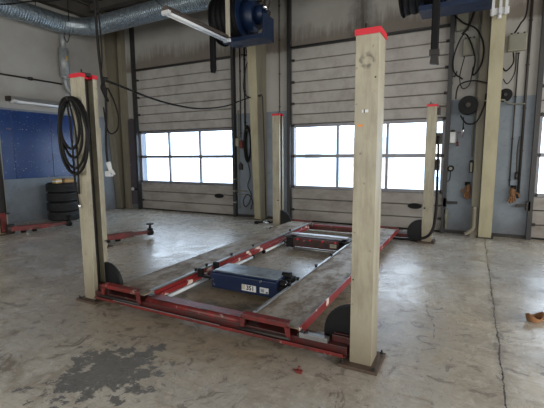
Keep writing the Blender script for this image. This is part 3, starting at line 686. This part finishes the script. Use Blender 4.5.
# torn cardboard tray
ct = thing('cardboard_tray', 'torn brown cardboard tray on the floor near the right edge', 'cardboard', (4.05, 1.42, 0))
def tray(cx, cy, L, W_, ang, name, par):
    mx = Matrix.Translation((cx, cy, 0)) @ Matrix.Rotation(ang, 4, 'Z'); m = MB(); n = 18; v = []
    for ring, (sc, z) in enumerate(((1, .055), (.84, .005), (.76, .012), (.90, .058))):
        for i in range(n):
            a = 2 * PI * i / n; k = 1 + .10 * math.sin(3 * a + 1) + .05 * math.sin(7 * a)
            v.append((L * .5 * sc * k * math.cos(a), W_ * .5 * sc * k * math.sin(a), z * (1 + .35 * math.sin(2 * a + 1) if z > .05 else 1)))
    f = [(r * n + i, r * n + (i + 1) % n, (r + 1) * n + (i + 1) % n, (r + 1) * n + i) for r in range(3) for i in range(n)] + [(3 * n + i, 3 * n + (i + 1) % n, (i + 1) % n, i) for i in range(n)]
    f += [tuple(n + i for i in range(n)), tuple(2 * n + i for i in range(n))]
    return m.add(v, f, True, mx).build(name, M['card'], par)
tray(4.04, 1.42, .15, .11, .4, 'tray', ct)
MB().prism([(4.07, .03), (4.10, .075), (4.135, .05), (4.13, .01), (4.09, .0)], 'y', 1.46, 1.50).build('torn_flap', M['card'], ct, .006)
solo('cardboard_scrap', MB().prism([(4.15, 1.50), (4.24, 1.46), (4.27, 1.55), (4.21, 1.62), (4.16, 1.58)], 'z', 0, .035), M['card'], 'scrap of brown cardboard cut by the right edge of the photo', 'cardboard', bevel=.008)
solo('red_clip', MB().box(2.49, 2.53, -.27, -.24, 0, .018).cyl((2.51, -.255, .018), (2.51, -.255, .045), .009, n=8).box(2.46, 2.50, -.25, -.24, 0, .01), M['redbox'], 'small red metal clip on the floor before the front crossbeam', 'clip')

# ------------------------------------------------------------------ overhead reels and lamp
hl = strip_lamp('strip_light', 'unlit white strip light hung from the roof in front of the left door', (-.35, 1.75, 3.38), (-.35, 3.28, 3.38), .070, .11, 'lampd')
MB().box(-.36, -.30, 3.24, 3.285, 3.42, ZC).build('support_bar', M['cream'], hl)
MB().tube([(-.35, 1.80, 3.45), (-.75, 1.82, 3.85), (-1.5, 1.9, ZC)], .006, 6).build('lamp_cord', M['cable'], hl)
def reel(x, label, zh, hx, nozzle):
    t = thing('hose_reel', label, 'hose reel', (x + .4, 3.8, 3.44)); yc, zc, R = 3.86, 3.95, .40
    L = .90 if nozzle else .80
    MB().box(x, x + L, 3.50, 3.53, 3.45, 3.52).box(x, x + L, 3.53, 3.90, 3.45, 3.475).box(x + L - .03, x + L, 3.53, 3.90, 3.475, 3.85).box(x, x + L, 3.87, 3.90, 3.475, 3.50).build('base_frame', M['reelblue'], t, .004)
    m = MB()
    for k in range(5): m.lathe([(R - .10, -.06), (R - .02, -.06), (R + .0, -.03), (R + .005, .0), (R, .03), (R - .02, .06), (R - .10, .06)], (x - .22 + k * .105, yc, zc), 'x', 28)
    m.build('hose_winding', M['black'], t)
    for fx, rr in ((x - .28, R + .03), (x + .28, R + .02)): MB().cyl((fx - .012, yc, zc), (fx + .012, yc, zc), rr, n=36, smooth=False).build('flange', M['reelblue'] if fx > x else M['black'], t, .004)
    m = MB().cyl((x + .292, yc, zc), (x + .50, yc, zc), .30, .24, n=24).cyl((x + .50, yc, zc), (x + .66, yc, zc), .16, n=20)
    m.build('fan_housing', M['reelblue'], t)
    for fx in (x + .02, x + .70): MB().prism([(3.60, 3.475), (3.88, 3.475), (3.92, 3.98), (3.80, 3.98)], 'x', fx, fx + .02).build('side_bracket', M['reelblue'], t)
    MB().cyl((x + .6, yc, zc), (x + .74, yc, zc), .04, n=12).build('axle', M['dark'], t)
    MB().tube([(x + .60, yc, 3.98), (x + .70, yc - .05, 4.06), (x + .76, yc - .05, 4.4), (x + .80, yc, ZC)], .055, 12).build('outlet_pipe', M['dark'], t)
    MB().cyl((x + .66, yc - .09, 4.02), (x + .73, yc - .07, 4.04), .06, n=14).build('clamp', M['chrome'], t)
    m = MB().box(hx - .055, hx + .045, 3.48, 3.56, zh + .18, 3.85).tube([(hx, 3.52, 3.85), (hx + .01, 3.56, 4.0), (hx + .05, 3.66, 4.2)], .05, 8)
    m.build('hanging_hose', M['black'], t, .02)
    if nozzle: MB().box(hx - .07, hx + .06, 3.475, 3.565, zh + .11, zh + .19).prism([(hx - .06, zh), (hx + .06, zh - .02), (hx + .045, zh + .12), (hx - .045, zh + .12)], 'y', 3.48, 3.56).build('nozzle', M['dark'], t, .006)
    else: MB().prism([(hx - .05, zh + .19), (hx + .04, zh + .19), (hx + .045, zh + .06), (hx + .01, zh - .02), (hx - .045, zh - .01), (hx - .055, zh + .08)], 'y', 3.485, 3.555).build('nozzle', M['black'], t, .006)
    MB().box(x + .1, x + .16, 3.84, 3.90, 4.3, ZC).box(x + .5, x + .56, 3.84, 3.90, 4.18, ZC).build('ceiling_bar', M['dark'], t)
    return t
reel(-.58, 'blue exhaust hose reel hanging in front of the middle column, plain hose end', 2.98, -.83, False)
reel(2.70, 'blue exhaust hose reel at the top right, its hose ending in a black nozzle', 2.72, 2.93, True)
solo('column_clamp', MB().box(3.60, 3.86, 4.76, 4.80, 3.62, 3.72).box(3.62, 3.66, 4.72, 4.76, 3.6, 3.9).box(3.72, 3.76, 4.72, 4.76, 3.6, 3.9).box(3.80, 3.84, 4.72, 4.76, 3.6, 3.9).cyl((3.73, 4.74, 3.55), (3.73, 4.74, 3.62), .03, n=12), M['white'], 'white steel clamp near the top of the right cream column', 'bracket')

# ------------------------------------------------------------------ door wall fittings
def wall_cable(name, pts, r, label, m_=None, y=5.26):
    return solo(name, MB().tube([(p[0], p[2] if len(p) > 2 else y, p[1]) for p in pts], r, 7, 5), m_ or M['cable'], label, 'cable')
def box_on_wall(name, x0, x1, z0, z1, m_, label, cat, lid=None, d=.09):
    t = thing(name, label, cat, ((x0 + x1) / 2, 5.3, z0))
    MB().box(x0, x1, 5.3 - d, 5.3, z0, z1).build('housing', m_, t, .008)
    MB().box(x0 + .012, x1 - .012, 5.3 - d - .012, 5.3 - d, z0 + .012, z1 - .012).build('lid', lid or m_, t, .004)
    m = MB()
    for fx in (x0 + .04, (x0 + x1) / 2, x1 - .04): m.cyl((fx, 5.3 - d / 2, z1), (fx, 5.3 - d / 2, z1 + .03), .014, n=8)
    m.build('cable_gland', M['dark'], t)
    return t
# between left door and middle column
box_on_wall('switch_box', -1.50, -1.40, 1.67, 1.86, M['beige'], 'small beige switch box beside the left roller door', 'switch', d=.05)
box_on_wall('emergency_switch', -1.39, -1.31, 1.62, 1.80, M['redbox'], 'small dark red switch right of the beige switch box', 'switch', d=.05)
box_on_wall('wall_socket', -1.42, -1.32, 1.12, 1.26, M['dark'], 'dark wall socket below the red switch, left of black cable coil', 'socket', M['dark'], .06)
cc = thing('cable_coil', 'black cable bundle hanging in coils on the wall between left door and column', 'cable', (-1.13, 5.22, .2))
m = MB()
for k in range(5):
    m.tube([(-1.14 + (.055 + .008 * k) * math.cos(t), 5.24 - .012 * k, 1.72 + (.33 + .02 * k) * math.sin(t)) for t in [2 * PI * i / 14 for i in range(14)]], .017, 6, 3, True)
m.tube([(-1.16, 5.24, 1.3), (-1.10, 5.24, 1.0), (-1.17, 5.24, .75), (-1.08, 5.24, .55), (-1.14, 5.24, .35), (-1.25, 5.24, .25), (-1.30, 5.24, .40), (-1.18, 5.24, .55), (-1.05, 5.24, .40), (-1.10, 5.24, .2)], .010, 6)
m.build('loops', M['cable'], cc); MB().box(-1.2, -1.08, 5.2, 5.3, 2.0, 2.05).build('hook', M['dark'], cc)
for i, (x, z0, z1, r_, lb) in enumerate(((-1.36, 1.86, 4.6, .012, 'thin upright conduit right beside the left roller door'), (-1.24, 2.1, 4.6, .018, 'grey upright conduit in the strip between left door and middle column'), (3.07, 1.9, 4.9, .012, 'thin upright conduit hugging the right track of the middle door'), (3.46, 1.4, 4.9, .014, 'upright conduit left of the right cream column'), (4.06, .9, 3.12, .010, 'thin upright wire conduit right of the cream column'), (4.20, .7, 4.9, .020, 'thick dark conduit next to the far right door track'), (-.35, 2.4, 4.9, .008, 'slim conduit on the pale wall left of the middle door'))):
    m = MB().cyl((x, 5.275, z0), (x, 5.275, z1), r_, n=10)
    z = z0 + .1
    while z < z1: m.box(x - r_ - .008, x + r_ + .008, 5.27, 5.3, z, z + .02); z += .7
    solo('conduit', m, M['dark'] if i not in (3,) else M['grey'], lb, 'pipe')
wall_cable('looped_cable', [(-1.28, 4.1), (-1.20, 3.9), (-1.13, 3.6), (-1.2, 3.4), (-1.26, 3.0), (-1.17, 2.78), (-1.06, 2.74)], .009, 'thin black cable looping down the wall above the left door switch')
wall_cable('looped_cable', [(-1.3, 3.72), (-1.12, 3.70), (-1.09, 3.9), (-1.15, 4.3)], .016, 'thick black cable stub near top of the wall beside middle column')
vb = thing('valve_manifold', 'grey pipe valves low on the wall beside the left roller door', 'valve', (-1.5, 5.2, .2))
MB().cyl((-1.52, 5.25, .15), (-1.52, 5.25, .95), .018, n=10).cyl((-1.41, 5.25, .2), (-1.41, 5.25, 2.5), .012, n=10).cyl((-1.52, 5.25, .62), (-1.2, 5.25, .62), .016, n=10).box(-1.50, -1.18, 5.27, 5.3, .52, .545).build('pipe', M['grey'], vb)
for z in (.35, .62, .9): MB().cyl((-1.52, 5.25, z - .04), (-1.52, 5.25, z + .04), .032, n=10).box(-1.56, -1.48, 5.19, 5.22, z - .01, z + .01).cyl((-1.52, 5.2, z), (-1.52, 5.25, z), .01, n=8).build('valve', M['lampb'], vb)
# left of door one: rounded board, small fittings
rb = thing('hanging_mat', 'dark board with rounded top beside the left door, pale dots', 'board', (-4.85, 5.28, .1))
pts = [(-5.03, .12), (-4.72, .12)] + [(-4.875 + .155 * math.cos(math.radians(a)), 2.32 + .155 * math.sin(math.radians(a))) for a in range(0, 181, 15)]
MB().prism(pts, 'y', 5.26, 5.295).build('board', M['mauve'], rb, .006)
MB().cyl((-4.91, 5.24, .55), (-4.91, 5.262, .55), .045, n=16).build('dial', M['white'], rb); MB().cyl((-4.96, 5.245, 1.22), (-4.96, 5.262, 1.22), .02, n=12).build('button', M['chrome'], rb)
MB().box(-4.80, -4.68, 5.22, 5.262, .52, .57).build('latch', M['black'], rb)
# right bay, between middle door and right column
box_on_wall('junction_box', 3.10, 3.30, 3.58, 3.88, M['grey'], 'grey junction box, upper one of two left of the right column', 'junction box')
box_on_wall('junction_box', 3.22, 3.43, 3.15, 3.43, M['grey'], 'grey junction box, lower one of two left of the right column', 'junction box')
box_on_wall('junction_box', 3.90, 4.16, 3.14, 3.40, M['beige'], 'large pale junction box right of the right column', 'junction box', M['grey'], .11)
box_on_wall('door_switch', 3.08, 3.19, 1.65, 1.86, M['beige'], 'pale door switch box right of the middle door', 'switch', M['white'], .06)
box_on_wall('power_socket', 3.43, 3.49, 1.13, 1.32, M['dark'], 'dark and beige power socket close to left side of the right column', 'socket', M['beige'], .07)
sk = thing('round_socket', 'round black socket with drooping lead right of the middle door', 'socket', (3.13, 5.3, 1.15))
MB().cyl((3.13, 5.2, 1.20), (3.13, 5.3, 1.20), .055, n=18).build('housing', M['black'], sk); MB().cyl((3.13, 5.19, 1.20), (3.13, 5.2, 1.20), .03, n=14).build('cover', M['grey'], sk)
MB().tube([(3.13, 5.22, 1.15), (3.12, 5.21, 1.0), (3.05, 5.22, .93), (3.03, 5.24, .80)], .008, 6).build('lead', M['cable'], sk)
wall_cable('looped_cable', [(3.0, 3.92, 5.2), (3.2, 3.7, 5.17), (3.42, 3.55, 5.15), (3.54, 3.25, 5.08), (3.52, 2.95, 5.08), (3.40, 2.80, 5.14), (3.42, 3.1, 5.14), (3.25, 3.5, 5.16), (3.1, 3.2, 5.18), (3.10, 2.9, 5.18), (3.25, 2.75, 5.17)], .013, 'black cable tangled in big loops around two grey junction boxes')
wall_cable('looped_cable', [(3.45, 4.6, 5.17), (3.40, 4.0, 5.17), (3.30, 3.62, 5.16), (3.20, 3.50, 5.16)], .018, 'thick black cable falling from the roof onto the junction boxes')
wall_cable('looped_cable', [(3.26, 3.14, 5.22), (3.20, 2.80, 5.2), (3.25, 2.60, 5.2), (3.36, 2.66, 5.2), (3.40, 2.95, 5.2)], .008, 'thin black lead hanging below the lower grey junction box')
wall_cable('looped_cable', [(3.98, 3.42, 5.2), (4.05, 3.55, 5.2), (4.13, 3.75, 5.2), (4.12, 4.5, 5.2)], .013, 'black cable rising from the large pale junction box')
wall_cable('looped_cable', [(3.98, 3.12, 5.22), (3.99, 2.95, 5.2), (3.90, 2.83, 5.2), (3.84, 2.86, 5.1)], .012, 'black cable curling from pale junction box back to the right column')
wall_cable('looped_cable', [(4.02, 3.12, 5.22), (4.02, 2.8, 5.2), (3.93, 2.62, 5.2), (3.86, 2.70, 5.2)], .008, 'thin lead with open hook below the large pale junction box')
wall_cable('looped_cable', [(3.04, 2.98, 5.22), (3.06, 2.85, 5.22), (3.12, 2.82, 5.22), (3.15, 2.9, 5.22)], .010, 'small black cable hook beside the middle door track')
def drum(x, y, z, R, label, axis='y'):
    t = thing('cable_reel', label, 'cable reel', (x, y, z - R)); w_ = .16
    for q in (y - w_ / 2, y + w_ / 2 - .015): MB().cyl((x, q, z), (x, q + .015, z), R, n=32, smooth=False).build('flange', M['black'], t, .003)
    m = MB()
    for k in range(5): m.lathe([(R * .5, -.014), (R * .84, -.014), (R * .88, 0), (R * .84, .014), (R * .5, .014)], (x, y - .045 + k * .026, z), 'y', 24)
    m.build('cable_winding', M['cable'], t); MB().cyl((x, y - w_ / 2 - .03, z), (x, y + w_ / 2, z), R * .25, n=16).build('hub', M['dark'], t)
    MB().box(x - .02, x + .02, y + w_ / 2, 5.3, z - .05, z + .05).build('bracket', M['dark'], t)
    return t
cr = drum(3.36, 5.10, 2.29, .155, 'black cable reel on the wall left of the right cream column')
MB().tube([(3.16, 5.05, 2.40), (3.2, 5.0, 2.62), (3.4, 4.97, 2.68), (3.62, 4.95, 2.62), (3.68, 4.95, 2.60)], .012, 7).tube([(3.25, 5.05, 2.12), (3.35, 5.02, 1.98), (3.5, 4.98, 2.0), (3.60, 4.97, 2.25), (3.62, 4.97, 2.45)], .014, 7).tube([(3.30, 5.06, 2.1), (3.30, 5.08, 1.9)], .009, 6, spline=False).build('cable_run', M['cable'], cr)
MB().cyl((3.30, 5.08, 1.92), (3.30, 5.08, 1.80), .018, n=10).build('plug', M['chrome'], cr)
drum(3.90, 5.10, 2.42, .10, 'small black cable reel on the wall right of the cream column')
solo('air_pipe', MB().tube([(3.60, 4.93, 2.33), (3.86, 4.93, 2.33), (3.9, 5.0, 2.31), (4.0, 5.22, 2.29), (4.20, 5.22, 2.28)], .013, 8), M['grey'], 'level grey pipe from right column across to the thick conduit', 'pipe')
solo('pull_cord', MB().cyl((3.29, 5.24, 1.75), (3.29, 5.24, 1.86), .004, n=5).cyl((3.22, 5.24, 1.60), (3.22, 5.24, 1.68), .018, n=8).cyl((3.22, 5.24, 1.68), (3.22, 5.24, 1.84), .004, n=5).box(3.21, 3.30, 5.235, 5.245, 1.84, 1.85), M['redbox'], 'small red toggle on a cord under the left wall reel', 'pull cord')
def glove(x, z, label, tilt):
    t = thing('work_glove', label, 'glove', (x, 5.25, z - .14)); s = tilt
    pts = [(x, 5.24, z + .13), (x + .015 * s, 5.23, z + .05), (x, 5.23, z - .02)]
    m = MB().tube(pts, .040, 8)
    for k, (dx, L) in enumerate(((-.045, .09), (-.018, .12), (.012, .11), (.038, .08))):
        m.tube([(x + dx * .5, 5.23, z), (x + dx, 5.225, z - .06), (x + dx * 1.2 + .01 * s, 5.23, z - .03 - L)], .0145, 7)
    m.tube([(x - .03 * s, 5.23, z + .04), (x - .075 * s, 5.22, z + .02), (x - .085 * s, 5.225, z - .03)], .014, 7)
    m.build('glove_body', M['orange'], t); MB().cyl((x, 5.24, z + .10), (x, 5.24, z + .16), .042, n=12).build('cuff', M['black'], t)
    MB().cyl((x, 5.2, z + .15), (x, 5.3, z + .15), .008, n=6).build('peg', M['dark'], t)
    return t
glove(3.42, .80, 'orange work glove hanging left of the right cream column', 1)
glove(4.12, .76, 'orange work glove hanging right of the right cream column', -1)
solo('door_bracket', MB().box(3.03, 3.27, 5.22, 5.26, .555, .60).box(3.03, 3.09, 5.2, 5.3, .50, .66), M['dark'], 'dark steel bracket low on the wall right of the middle door', 'bracket')
solo('door_bracket', MB().box(4.17, 4.38, 5.22, 5.26, .555, .60).box(4.32, 4.38, 5.2, 5.3, .50, .66), M['dark'], 'dark steel bracket beneath the right glove beside far right door', 'bracket')
solo('door_latch', MB().box(3.06, 3.12, 5.2, 5.3, .10, .45).cyl((3.09, 5.19, .2), (3.09, 5.19, .4), .02, n=8).box(3.03, 3.16, 5.22, 5.25, .3, .33), M['grey'], 'grey latch at foot of the middle door right track', 'latch')
solo('elbow_pipe', MB().tube([(3.55, 5.05, .55), (3.55, 5.05, .3), (3.54, 5.03, .16), (3.46, 5.0, .08), (3.42, 5.0, .06)], .033, 10), M['corner'], 'fat drab pipe bending outward at foot of the right column', 'pipe')
solo('spray_lance', MB().tube([(4.16, 5.24, 1.75), (4.14, 5.23, 1.5), (4.15, 5.23, 1.15)], .011, 7).cyl((4.15, 5.23, 1.15), (4.15, 5.23, 1.02), .028, n=10), M['dark'], 'dark metal lance hanging above the right orange glove', 'spray lance')

# ------------------------------------------------------------------ outside
solo('snowy_yard', MB().box(-45, 60, 5.6, 70, -.3, -.12), M['snow'], 'snow covered yard seen white through the door windows', 'snow')
ob = thing('outbuilding', 'pale blue building blurred beyond the middle door windows', 'building', (-4, 22, 0))
MB().box(-9, 1.2, 20, 26, -.12, 2.4).build('wall', M['fac'], ob); MB().prism([(19.6, 2.4), (23, 3.1), (26.4, 2.4)], 'x', -9.3, 1.5).build('roof', M['snow'], ob)
for k in range(4): MB().box(-8 + 2.2 * k, -7 + 2.2 * k, 19.94, 20.0, .8, 1.8).build('window', M['lampb'], ob)

G = {'conduit': 'conduits on the door wall', 'junction_box': 'junction boxes by the right column', 'work_glove': 'orange gloves on the door wall', 'hose_reel': 'overhead exhaust hose reels', 'steel_column': 'cream steel wall columns', 'roof_purlin': 'roof purlins', 'roof_rafter': 'roof rafters', 'looped_cable': 'loose cables on the door wall', 'strip_light': 'unlit strip lights', 'jack_beam': 'jack beams between the runways', 'cable_reel': 'cable reels by the right column', 'small_carton': 'cartons on the tyre stack', 'door_bracket': 'brackets beside the door tracks'}
for o in bpy.data.objects:
    k = o.name.split('.')[0]
    if k in G and o.parent is None: o['group'] = G[k]
# ------------------------------------------------------------------ light
wd = bpy.data.worlds.new('sky'); bpy.context.scene.world = wd; wd.use_nodes = True
wd.node_tree.nodes['Background'].inputs[0].default_value = (.74, .87, 1.0, 1); wd.node_tree.nodes['Background'].inputs[1].default_value = 5.5
def area(name, loc, rot, sx, sy, e, col):
    l = bpy.data.lights.new(name, 'AREA'); l.shape = 'RECTANGLE'; l.size = sx; l.size_y = sy; l.energy = e; l.color = col
    o = bpy.data.objects.new(name, l); C.objects.link(o); o.location = loc; o.rotation_euler = rot; return o
# daylight entering by the windows behind and to the right of the viewer
for y, L in ((-3.95, 4.0), (.9, 4.5)): area('window_daylight', (XR + .06, y, 2.4), (0, PI / 2, 0), 2.9, L, 225, (1.0, .975, .93))
for x, L in ((-2.0, 4.7), (4.4, 5.5)): area('window_daylight', (x, YB - .06, 2.3), (PI / 2, 0, 0), L, 2.9, 190, (1.0, .975, .93))

# ------------------------------------------------------------------ camera
f_, pitch, yaw, roll, cx, cy, cz = 386.962, .127, .478, -.007, 3.486, -2.525, 1.471
f_, pitch, yaw, roll, cx, cy, cz = 386.962149, 0.126981, 0.477807, -0.006694, 3.486277, -2.524644, 1.471461
fw = Vector((-math.sin(yaw) * math.cos(pitch), math.cos(yaw) * math.cos(pitch), -math.sin(pitch)))
r_ = Vector((math.cos(yaw), math.sin(yaw), 0)); u_ = r_.cross(fw)
r2 = r_ * math.cos(roll) + u_ * math.sin(roll); u2 = -r_ * math.sin(roll) + u_ * math.cos(roll)
cam = bpy.data.cameras.new('camera'); co = bpy.data.objects.new('camera', cam); C.objects.link(co)
mx = Matrix(((r2.x, u2.x, -fw.x, cx), (r2.y, u2.y, -fw.y, cy), (r2.z, u2.z, -fw.z, cz), (0, 0, 0, 1)))
co.matrix_world = mx
cam.sensor_fit = 'HORIZONTAL'; cam.sensor_width = 36; cam.lens = f_ / 544 * 36; cam.clip_start = .05
sc = bpy.context.scene; sc.camera = co
vs = sc.view_settings; vs.view_transform = 'Standard'; vs.look = 'None'; vs.gamma = 1; vs.use_curve_mapping = False; vs.exposure = 0
